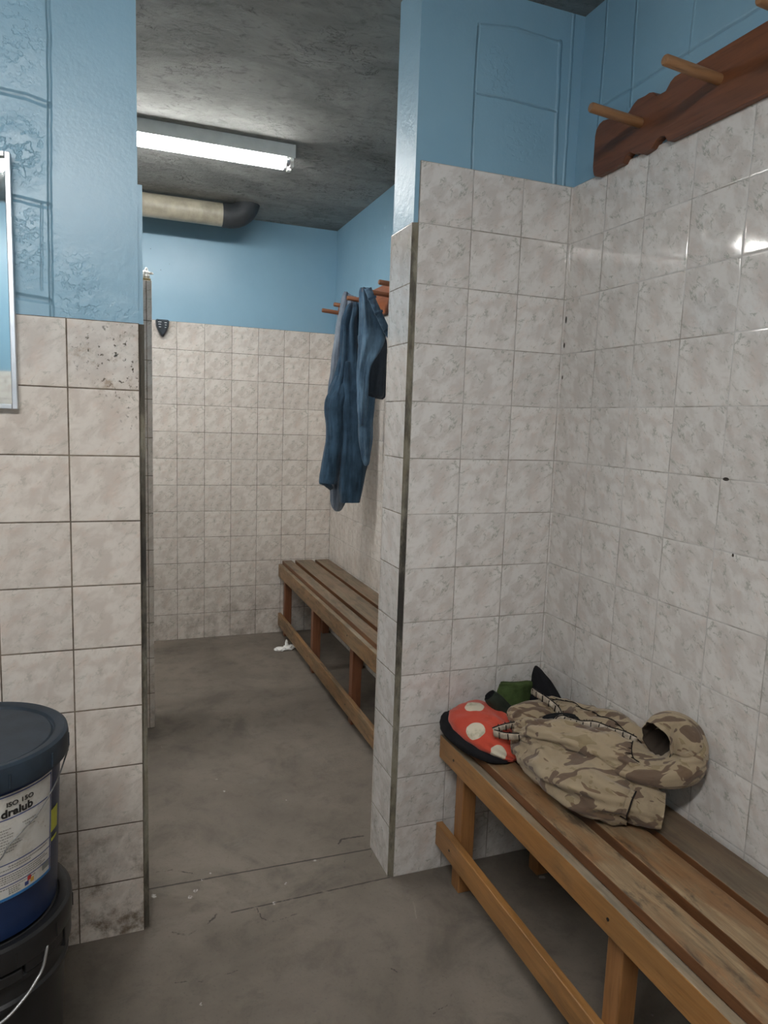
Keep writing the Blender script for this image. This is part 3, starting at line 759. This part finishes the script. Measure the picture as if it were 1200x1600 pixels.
onlabel('rule', [(-128, -23.6, .2762, .2778), (-128, -23.6, .1965, .1980), (-128, -23.6, .1797, .1811), (-128, -23.6, .1572, .1584)], 'ink_blue')
onlabel('bottom_stripe', [(-128, -23, .1325, .1375)], 'sky_stripe')
dots = []
rnd = random.Random(3)
for zr_, a0, a1 in ((.2640, -80, -66), (.2590, -82, -58), (.2540, -82, -60), (.2490, -82, -56), (.2440, -80, -57), (.2390, -80, -60), (.234, -80, -52), (.2290, -82, -50), (.2240, -80, -54), (.2190, -82, -56), (.2600, -50, -37), (.2545, -48, -38), (.2495, -46, -40),
                    (.1915, -60, -28), (.1870, -70, -44), (.1755, -80, -30), (.1715, -80, -28), (.1675, -78, -34), (.1635, -78, -30), (.1530, -78, -40), (.1490, -60, -52), (.1455, -60, -53), (.142, -60, -52)):
    a = a0
    while a < a1:
        w = rnd.uniform(.5, 1.6); dots.append((a, min(a+w, a1), zr_-.0008, zr_+.0008)); a += w+.45
onlabel('fine_print', dots, 'ink_grey')['kind'] = 'stuff'
onlabel('grey_patch', [(-33, -25.5, .146, .157)], 'greypatch')
onlabel('hazard_blue', [(-48.5, -45.6, .141, .148)], 'ink_blue', .0009); onlabel('hazard_red', [(-46.4, -43.6, .148, .156)], 'red', .0009)
onlabel('hazard_yellow', [(-43.9, -41.2, .142, .150)], 'orange', .0009)
q = MB(); arc_patch(q, -22.3, -12, .202, .243, 0, 0, 6); q.build('sticker', M['yellow'], upper); q = MB(); arc_patch(q, -21.5, -12.5, .184, .189, 0, 0, 6); q.build('sticker_line', M['yellow'], upper)
def label_text(body, size, a0, z0, bold, nm, squash=1.0):
    v, f = text_mesh(body, size, bold)
    out = []
    for (x, y, _) in v:
        z = z0+y; R = .1295+(.1405-.1295)*(z-.02)/.245+.0016
        out.append(ring_pt(a0+math.degrees(x*squash/R), R, z))
    q = MB(); q.add(out, f)
    o = q.build(nm, M['ink'], lab); s = o.modifiers.new('Solid', 'SOLIDIFY'); s.thickness = .0005; s.offset = 1; return o
label_text('ISO 15O', .0108, -61.0, .2985, .00018, 'grade_text', 1.22)
label_text('dralub', .0190, -64.3, .2815, .00055, 'name_text', 1.12)
# wire handles
def bail(t, pts, r, mat='wire'):
    P = catmull([ring_pt(a, rr, z) for a, rr, z in pts], 48)
    q = MB(); q.tube(P, r, 8); return q.build('handle', M[mat], t, smooth=True)
bail(upper, [(8, .1560, .338), (2, .1550, .330), (-7, .1510, .318), (-18, .1490, .301), (-28.8, .1480, .284), (-41, .1475, .264), (-50.4, .147, .251), (-60.7, .147, .234), (-66.4, .147, .215), (-80, .146, .19), (-100, .146, .18), (-120, .146, .19)], .0013, 'wire_dark')
bail(lower, [(-36.5, .1480, .391), (-38.5, .1535, .390), (-39.5, .1555, .384), (-43, .1560, .358), (-49, .1560, .342), (-56, .1560, .327), (-70, .1560, .306), (-95, .1550, .285), (-120, .1550, .29)], .0026)
def lug(t, a0, a1, z0, z1, r0, r1, mat, nm):
    q = MB(); n = 10; vs = []
    for i in range(n+1):
        a = a0+(a1-a0)*i/n
        vs += [ring_pt(a, r0, z0), ring_pt(a, r1, z0), ring_pt(a, r1, z1), ring_pt(a, r0, z1)]
    fs = [(i*4+k, i*4+(k+1) % 4, i*4+4+(k+1) % 4, i*4+4+k) for i in range(n) for k in range(4)] + [(3, 2, 1, 0), (n*4, n*4+1, n*4+2, n*4+3)]
    q.add(vs, fs); return q.build(nm, mat, t, bevel=.0015)
lug(lower, -54, -21, .368, .390, .140, .1530, M['bucket_black'], 'handle_lug'); lug(lower, -84, -56, .362, .380, .140, .1530, M['bucket_black'], 'handle_lug')
lug(lower, -18, 12, .345, .390, .140, .1530, M['bucket_black'], 'side_grip')
lug(upper, 2, 14, .322, .335, .140, .1555, M['lid_blue'], 'handle_lug')

# ------------------------------------------------------------------ clothes hanging beyond the doorway
def hang(levels, y, d, n=84, rings=70, seed=0, fold=.010, fn=6, **k):
    """levels: (z, x left, x right[, y offset, depth]) from top to bottom"""
    sec = []
    for L in levels:
        z, a, c = L[:3]; yo = L[3] if len(L) > 3 else 0; dd = L[4] if len(L) > 4 else d
        sec.append(((a+c)/2, y+yo, z, (c-a)/2, dd, 0))
    return cloth_loft(sec, rings, n, wr=k.pop('wr', .005), wf=10, seed=seed, fold=fold, foldn=fn, zup=False, sup=2.3, **k)
t = thing('grey_garment', 'pale grey-blue garment hanging leftmost on the far room pegs', 'clothing', (0, 0, 0))
hang([(1.932, .335, .385, 0, .010), (1.922, .326, .39, 0, .022), (1.865, .314, .395), (1.77, .296, .395), (1.655, .280, .395), (1.545, .272, .395), (1.438, .262, .395), (1.30, .270, .395), (1.105, .276, .388), (.972, .286, .375), (.89, .293, .358, 0, .028), (.858, .308, .345, 0, .018), (.846, .32, .335, 0, .006)], 1.695, .030, seed=2, fold=.006, fn=7, xmax=.492).build('body', [M['grey_knit'], M['denim_in']], t, smooth=True)
t = thing('denim_jacket', 'dark blue denim jacket with two long sleeves hanging between grey garment and jeans', 'jacket', (0, 0, 0))
hang([(1.885, .345, .370, 0, .008), (1.868, .334, .384, 0, .026), (1.83, .320, .392), (1.778, .309, .398), (1.685, .303, .41), (1.578, .29, .42), (1.50, .272, .43), (1.435, .252, .43), (1.39, .262, .43), (1.35, .28, .425, 0, .03), (1.31, .30, .42, 0, .012)], 1.625, .042, seed=5, fold=.013, fn=7, xmax=.492).build('body', [M['denim'], M['denim_in']], t, smooth=True)
hang([(1.52, .275, .345, 0, .02), (1.44, .244, .34, 0, .036), (1.378, .222, .335), (1.285, .232, .332), (1.205, .232, .326), (1.142, .222, .312), (1.06, .211, .30), (1.012, .205, .290), (1.006, .2045, .2895), (.998, .204, .289)], 1.615, .034, seed=8, fold=.004, fn=3, open_end=True, wr=.004).build('sleeve', [M['denim'], M['denim_in']], t, smooth=True)
hang([(1.60, .31, .40, 0, .02), (1.49, .302, .42, 0, .036), (1.366, .305, .442), (1.21, .308, .462), (1.085, .301, .443), (.985, .296, .424), (.925, .304, .412), (.912, .306, .410), (.905, .307, .409)], 1.60, .040, seed=11, fold=.006, fn=4, open_end=True, wr=.004, xmax=.492).build('sleeve', [M['denim'], M['denim_in']], t, smooth=True)
t = thing('denim_jeans', 'faded blue denim jeans hung by the waistband, rightmost of the clothes beyond the doorway', 'jeans', (0, 0, 0))
hang([(1.925, .338, .366, 0, .012), (1.90, .331, .376, 0, .028), (1.846, .333, .396), (1.79, .334, .418), (1.745, .335, .446), (1.71, .335, .462), (1.66, .335, .448), (1.61, .335, .415), (1.56, .335, .390), (1.48, .336, .378), (1.40, .338, .372), (1.33, .343, .368, 0, .02), (1.29, .35, .362, 0, .008)], 1.443, .034, seed=14, fold=.010, fn=5, xmax=.474).build('front', [M['jeans'], M['denim_in']], t, smooth=True)
hang([(1.56, .340, .42, 0, .02), (1.485, .338, .43, 0, .030), (1.42, .340, .424), (1.366, .341, .42), (1.306, .346, .416), (1.23, .354, .414), (1.17, .366, .409, 0, .024), (1.11, .380, .402, 0, .013), (1.098, .386, .398, 0, .008)], 1.462, .030, seed=17, fold=.006, fn=4).build('leg', [M['jeans'], M['denim_in']], t, smooth=True)
o = hang([(1.735, .40, .44, 0, .008), (1.70, .370, .466, 0, .020), (1.65, .352, .474), (1.60, .346, .474), (1.52, .345, .474), (1.45, .345, .472), (1.432, .348, .466, 0, .020), (1.423, .356, .456, 0, .010)], 1.448, .030, seed=19, fold=.006, fn=4, xmax=.474).build('back', [M['jeans_shade'], M['denim_in']], t, smooth=True); o['label'] = 'dark panel painting the shade under the jeans waistband'  # dark panel modelled where shade falls below the waistband
# waistband: a gathered strip from the peg down towards the wall
def ribbon(path, half, thick, n=60, wave=0, wn=20):
    """flat band: path of (x, y, z), half height along local up"""
    P = [Vector(p) for p in catmull(path, n)]; mb = MB(); vs = []; prev = None
    for i, p in enumerate(P):
        tt = (P[min(i+1, n-1)]-P[max(i-1, 0)]).normalized()
        up = Vector((0, -.35, 1)); side = tt.cross(up).normalized(); u2 = side.cross(tt).normalized()
        hh = half[0]+(half[1]-half[0])*i/(n-1) if isinstance(half, tuple) else half
        k = 1 + wave*math.sin(i*wn/n*2*PI)
        for (su, sd) in ((-1, -.6), (-.5, -1), (.5, -1), (1, -.6), (1, .6), (.5, 1), (-.5, 1), (-1, .6)): vs.append(p+u2*su*hh+side*sd*thick*k)
    fs = [(i*8+k, i*8+(k+1) % 8, i*8+8+(k+1) % 8, i*8+8+k) for i in range(n-1) for k in range(8)]
    fs += [tuple(range(7, -1, -1)), tuple((n-1)*8+k for k in range(8))]
    mb.add(vs, fs); return mb
# band across the peg direction
WB = [(.352, 1.405, 1.918), (.366, 1.396, 1.880), (.388, 1.392, 1.835), (.413, 1.390, 1.790), (.440, 1.392, 1.745), (.466, 1.396, 1.712)]
P = [Vector(p) for p in catmull(WB, 40)]; mb = MB(); vs = []
for i, p in enumerate(P):
    tt = (P[min(i+1, 39)]-P[max(i-1, 0)]).normalized(); side = Vector((tt.z, 0, -tt.x)).normalized()*-1
    if side.x > 0: side = -side
    kk = .0045 + .0016*math.sin(i*1.35)
    for (su, sd) in ((-1, 0), (-.8, 1), (.8, 1), (1, 0), (.8, -1), (-.8, -1)): vs.append(p+side*su*.018+Vector((0, -1, 0))*sd*kk)
mb.add(vs, [(i*6+k, i*6+(k+1) % 6, i*6+6+(k+1) % 6, i*6+6+k) for i in range(39) for k in range(6)]+[(5, 4, 3, 2, 1, 0), tuple(39*6+k for k in range(6))])
wbo = mb.build('waistband', M['jeans'], t, smooth=True)
for (i, nm) in ((9, 'belt_loop'), (20, 'belt_loop'), (33, 'belt_loop')):
    p = P[i]; tt = (P[i+1]-P[i-1]).normalized(); side = Vector((tt.z, 0, -tt.x)).normalized()
    q = MB(); vs = []
    for su in (-1.15, 1.15):
        for (tv, dv) in ((-1, .003), (1, .003), (1, .009), (-1, .009)): vs.append(p+side*su*.018+tt*tv*.005+Vector((0, -dv, 0)))
    q.add(vs, [(0, 1, 2, 3), (7, 6, 5, 4), (0, 4, 5, 1), (1, 5, 6, 2), (2, 6, 7, 3), (3, 7, 4, 0)]); q.build(nm, M['denim'], wbo)

# ------------------------------------------------------------------ clothes heaped on the near bench
ZB = .4475
bag_c = Vector((.178, -.165, .505))
spots = [((.176, -.112, .541), (.026, .028, .026)), ((.130, -.200, .520), (.028, .026, .024)), ((.168, -.262, .480), (.020, .026, .020)), ((.118, -.12, .47), (.02, .02, .02))]
t = thing('red_bag', 'red cloth bag with cream spots and black side on the bench end', 'bag', (0, 0, 0))
mb = cloth_loft([(.168, -.030, .484, .012, .012, 0), (.172, -.044, .487, .048, .032, 0), (.182, -.078, .494, .070, .045, 0), (.190, -.13, .496, .078, .048, 0), (.194, -.185, .492, .075, .044, 0), (.202, -.232, .481, .058, .032, 0), (.208, -.258, .470, .036, .020, 0), (.212, -.272, .462, .010, .008, 0)], 60, 64, wr=.007, wf=26, seed=3, zmin=ZB+.004, ymax=-.006)
mb.build('body', mushroom_mat(spots), t, smooth=True)
mb = cloth_loft([(.158, -.014, .474, .012, .012, 0), (.158, -.027, .476, .050, .026, 0), (.166, -.06, .477, .072, .034, 0), (.174, -.12, .474, .082, .029, 0), (.180, -.185, .468, .077, .022, 0), (.192, -.24, .461, .052, .014, 0), (.200, -.266, .455, .012, .006, 0)], 50, 64, wr=.004, wf=20, seed=6, zmin=ZB, ymax=-.002)
o = mb.build('base', M['black_cloth'], t, smooth=True); o['label'] = 'black side of the bag'
q = MB(); q.lathe([(.0, 0), (.007, 0), (.0085, .0012), (.0075, .003), (.0, .0036)], 20, capb=False, capt=False)
o = q.build('button', M['greypatch'], t, smooth=True); o.location = (.222, -.130, .540); o.rotation_euler = (.5, -.35, 0); o['label'] = 'grey button'

t = thing('green_jacket', 'olive green garment with dark rolled sleeve behind the red bag', 'jacket', (0, 0, 0))
mb = cloth_loft([(.214, -.122, .577, .0165, .0165, 0), (.224, -.125, .566, .0195, .0195, 0), (.244, -.132, .545, .0215, .0215, 0), (.268, -.142, .518, .025, .025, 0), (.300, -.155, .490, .028, .026, 0)], 36, 40, wr=.003, wf=30, seed=9, open_start=True, zmin=ZB)
o = mb.build('sleeve', [M['green_dk'], M['black_cloth']], t, smooth=True); o['label'] = 'dark green rolled sleeve'
mb = cloth_loft([(.268, -.066, .548, .004, .036, 0), (.276, -.072, .546, .009, .042, 0), (.310, -.082, .545, .012, .044, 0), (.345, -.078, .543, .012, .043, 0), (.376, -.066, .538, .010, .038, 0), (.392, -.056, .53, .004, .03, 0)], 44, 48, wr=.004, wf=26, seed=12, zmin=ZB, ymax=-.004, sup=4)
mb.build('panel', M['green'], t, smooth=True)
mb = cloth_loft([(.25, -.10, .47, .02, .014, 0), (.31, -.10, .482, .05, .032, 0), (.37, -.11, .485, .05, .032, 0), (.43, -.12, .47, .02, .015, 0)], 30, 40, wr=.006, wf=26, seed=13, zmin=ZB, xmax=.458)
o = mb.build('bundle', M['green_dk'], t, smooth=True); o['label'] = 'dark green folded bulk'

o = thing('black_hood', 'black pointed cloth standing in the wall corner behind the camouflage trousers', 'clothing', (0, 0, 0)); t = o
mb = cloth_loft([(.412, -.105, ZB, .046, .098, 0), (.413, -.102, .48, .044, .092, 0), (.414, -.092, .52, .040, .072, 0), (.412, -.078, .56, .030, .047, 0), (.408, -.062, .595, .015, .022, 0), (.4055, -.053, .612, .006, .008, 0), (.404, -.05, .617, .001, .001, 0)], 50, 56, wr=.005, wf=26, seed=15, zmin=ZB, xmax=.460, ymax=-.003, zup=False, sup=1.8)
mb.build('cloth', M['black_cloth'], t, smooth=True)

t = thing('camouflage_trousers', 'crumpled tan and brown camouflage trousers heaped on the near bench', 'trousers', (0, 0, 0))
mb = cloth_loft([(.345, -.175, .480, .06, .028, 0), (.325, -.225, .492, .090, .044, 0), (.300, -.30, .503, .104, .055, 0), (.286, -.40, .508, .108, .060, 0), (.288, -.49, .510, .104, .062, 0), (.308, -.545, .507, .086, .058, 0), (.326, -.572, .502, .068, .052, 0), (.333, -.582, .500, .062, .050, 0)], 120, 110, wr=.015, wf=24, seed=21, zmin=ZB, xmax=.459, open_end=True)
leg_ring = [mb.v[114*110+k] for k in range(110)]
leg1 = mb.build('leg', [M['camo'], M['camo_in']], t, smooth=True)
mb = cloth_loft([(.330, -.574, .500, .056, .046, 0), (.342, -.588, .497, .055, .045, 0), (.360, -.604, .492, .050, .041, 0), (.374, -.616, .490, .046, .036, 0)], 30, 72, wr=.008, wf=40, seed=22, zmin=ZB, xmax=.459, open_end=True)
mb.build('turned_hem', [M['camo'], M['camo_in']], t, smooth=True)
mb = cloth_loft([(.205, -.285, .548, .012, .010, 0), (.222, -.325, .562, .030, .024, 0), (.255, -.40, .574, .040, .030, 0), (.295, -.475, .580, .042, .032, 0), (.335, -.545, .575, .040, .031, 0), (.375, -.59, .562, .036, .024, 0), (.405, -.61, .556, .012, .012, 0)], 80, 64, wr=.012, wf=36, seed=23, zmin=ZB, xmax=.458)
mb.build('upper_fold', [M['camo'], M['camo_in']], t, smooth=True)
mb = cloth_loft([(.285, -.345, .565, .012, .010, 0), (.305, -.385, .572, .030, .018, 0), (.340, -.45, .578, .034, .022, 0), (.372, -.51, .576, .034, .024, 0), (.395, -.56, .568, .034, .026, 0), (.402, -.60, .556, .012, .012, 0)], 60, 60, wr=.011, wf=36, seed=24, zmin=ZB, xmax=.458)
mb.build('upper_fold', [M['camo'], M['camo_in']], t, smooth=True)
mb = cloth_loft([(.366, -.590, .634, .034, .046, 0), (.384, -.586, .640, .035, .050, 0), (.408, -.590, .642, .034, .052, 0), (.424, -.606, .634, .034, .050, 0), (.428, -.622, .612, .036, .044, 0), (.416, -.626, .590, .040, .038, 0), (.385, -.610, .572, .044, .030, 0), (.345, -.57, .563, .046, .026, 0), (.312, -.52, .560, .034, .018, 0), (.30, -.50, .558, .010, .006, 0)], 90, 72, wr=.005, wf=22, seed=25, zmin=ZB, xmax=.459, open_start=True, inner=.03)
mb.build('leg', [M['camo'], M['camo_in']], t, smooth=True)
mb = cloth_loft([(.368, -.135, .525, .014, .014, 0), (.378, -.16, .532, .040, .030, 0), (.388, -.24, .540, .050, .042, 0), (.396, -.34, .556, .052, .048, 0), (.402, -.43, .562, .050, .050, 0), (.405, -.50, .556, .046, .046, 0), (.408, -.545, .546, .034, .034, 0), (.41, -.57, .53, .012, .012, 0)], 80, 72, wr=.011, wf=26, seed=26, zmin=ZB, xmax=.459)
mb.build('rear_panel', [M['camo'], M['camo_in']], t, smooth=True)
mb = cloth_loft([(.232, -.215, .535, .010, .012, 0), (.245, -.215, .540, .034, .034, 0), (.285, -.222, .545, .042, .042, 0), (.33, -.232, .540, .040, .038, 0), (.37, -.24, .525, .024, .022, 0)], 44, 56, wr=.007, wf=34, seed=27, zmin=ZB)
mb.build('seat', [M['camo'], M['camo_in']], t, smooth=True)
mb = cloth_loft([(.268, -.262, .535, .012, .010, 0), (.29, -.275, .545, .026, .020, 0), (.325, -.30, .556, .032, .024, 0), (.362, -.35, .560, .026, .022, 0), (.385, -.42, .555, .012, .012, 0)], 40, 40, wr=.004, seed=28, zmin=ZB, xmax=.458)
mb.build('lining', M['black_cloth'], t, smooth=True)
from mathutils.bvhtree import BVHTree
bv, bf = [], []
for ch in t.children:
    if ch.name.startswith('lining'): continue
    o_ = len(bv); bv += [v.co.copy() for v in ch.data.vertices]; bf += [tuple(i+o_ for i in p.vertices) for p in ch.data.polygons]
tree = BVHTree.FromPolygons(bv, bf)
def top(x, y, lift=.002, zf=.55):
    h = tree.ray_cast(Vector((x, y, 1)), Vector((0, 0, -1)))[0]
    return (x, y, (h.z if h else zf)+lift)
def stitched(path, half, thick, k):
    rb = ribbon(path, half, thick, 70, .25, 17).build('waistband', M['band'], t, smooth=True)
    P = [Vector(p) for p in catmull(path, k+2)]; q = MB()
    for i in range(1, k+1):
        tt = (P[i+1]-P[i-1]).normalized(); up = Vector((0, -.35, 1)); side = tt.cross(up).normalized(); u2 = side.cross(tt).normalized()
        h = half if not isinstance(half, tuple) else half[0]+(half[1]-half[0])*i/k
        for sg in (-1, 1): q.tube([P[i]-u2*h*1.05+side*thick*1.1*sg, P[i]+u2*h*1.05+side*thick*1.1*sg+tt*.003], .0013, 6)
    PP = [Vector(p) for p in catmull(path, 60)]; e1 = []; e2 = []
    for i in range(60):
        tt = (PP[min(i+1, 59)]-PP[max(i-1, 0)]).normalized(); side = tt.cross(Vector((0, -.35, 1))).normalized(); u2 = side.cross(tt)
        h = half if not isinstance(half, tuple) else half[0]+(half[1]-half[0])*i/59
        e1.append(PP[i]+u2*h*1.05); e2.append(PP[i]-u2*h*1.0)
    q.tube(e1, .0016, 6); q.tube(e2, .0014, 6)
    q.build('stitching', M['stitch'], rb, smooth=True)
stitched([(.160, -.245, .535), (.185, -.258, .548), (.215, -.266, .553), (.258, -.29, .560), (.30, -.30, .562), (.330, -.295, .564)], .0085, .005, 9)
stitched([(.160, -.250, .530), (.175, -.285, .536), (.205, -.325, .548), (.245, -.352, .558), top(.270, -.362, .004), top(.295, -.370, .004), top(.318, -.390, .004), top(.338, -.420, .004), top(.354, -.455, .004), top(.366, -.490, .004), top(.374, -.520, .004)], .0085, .005, 17)
stitched([(.330, -.295, .564), (.335, -.27, .580), (.325, -.235, .592), (.315, -.20, .598), (.318, -.175, .596)], .0085, .005, 6)
# dark seams sewn along the legs
def seam(path, ticks=0, r=.0013):
    P = catmull(path, 50); q = MB(); q.tube(P, r, 6)
    if ticks:
        for i in range(2, 48, max(1, 46//ticks)):
            a = Vector(P[i]); tt = (Vector(P[i+1])-Vector(P[i-1])).normalized(); s_ = tt.cross(Vector((.3, .4, .8))).normalized()
            q.tube([a, a+s_*.016], r*.8, 6)
    return q.build('seam', M['stitch'], t, smooth=True)
seam([top(a, c, .0008) for a, c in [(.372+.012*q/14, -.19-.024*q) for q in range(15)]], 12)
seam([top(a, c, .0008) for a, c in [(.352-.02*q/6+.012*math.sin(q), -.50-.014*q) for q in range(7)]], 8)
q = MB(); q.tube([tuple(v) for v in leg_ring[-8:]+leg_ring[:64]], .0017, 6)
for k in range(-6, 62, 8):
    a = Vector(leg_ring[k]); q.tube([a, a+Vector((-.006, .014, .001))], .0012, 6)
q.build('hem_stitching', M['stitch'], leg1, smooth=True)

# ------------------------------------------------------------------ camera
f_px = 1096.69; yaw, pitch, roll = -.3659, -.1273, .0349
cy, sy, cp, sp = math.cos(yaw), math.sin(yaw), math.cos(pitch), math.sin(pitch)
F = Vector((-sy*cp, cy*cp, sp)); R0 = Vector((cy, sy, 0)); U0 = R0.cross(F)
Rr = R0*math.cos(roll)+U0*math.sin(roll); Ur = -R0*math.sin(roll)+U0*math.cos(roll)
cam = bpy.data.cameras.new('camera'); co = bpy.data.objects.new('camera', cam); COL.objects.link(co)
mt = Matrix((Rr, Ur, -F)).transposed().to_4x4(); mt.translation = Vector((-.7355, -1.7417, 1.3102)); co.matrix_world = mt
cam.sensor_fit = 'VERTICAL'; cam.sensor_height = 32; cam.lens = f_px/1600*32; cam.clip_start = .02
scene.camera = co
# ------------------------------------------------------------------ world and view
w = bpy.data.worlds.new('world'); scene.world = w; w.use_nodes = True
w.node_tree.nodes['Background'].inputs[0].default_value = (.6, .7, .8, 1); w.node_tree.nodes['Background'].inputs[1].default_value = .05
cy_ = scene.cycles
cy_.use_adaptive_sampling = True; cy_.adaptive_threshold = .07; cy_.adaptive_min_samples = 16; cy_.use_denoising = True
cy_.max_bounces = 7; cy_.diffuse_bounces = 5; cy_.glossy_bounces = 4; cy_.transmission_bounces = 2
cy_.caustics_reflective = False; cy_.caustics_refractive = False
vs_ = scene.view_settings; vs_.view_transform = 'Standard'; vs_.look = 'None'; vs_.gamma = 1; vs_.use_curve_mapping = False
vs_.exposure = 1.0
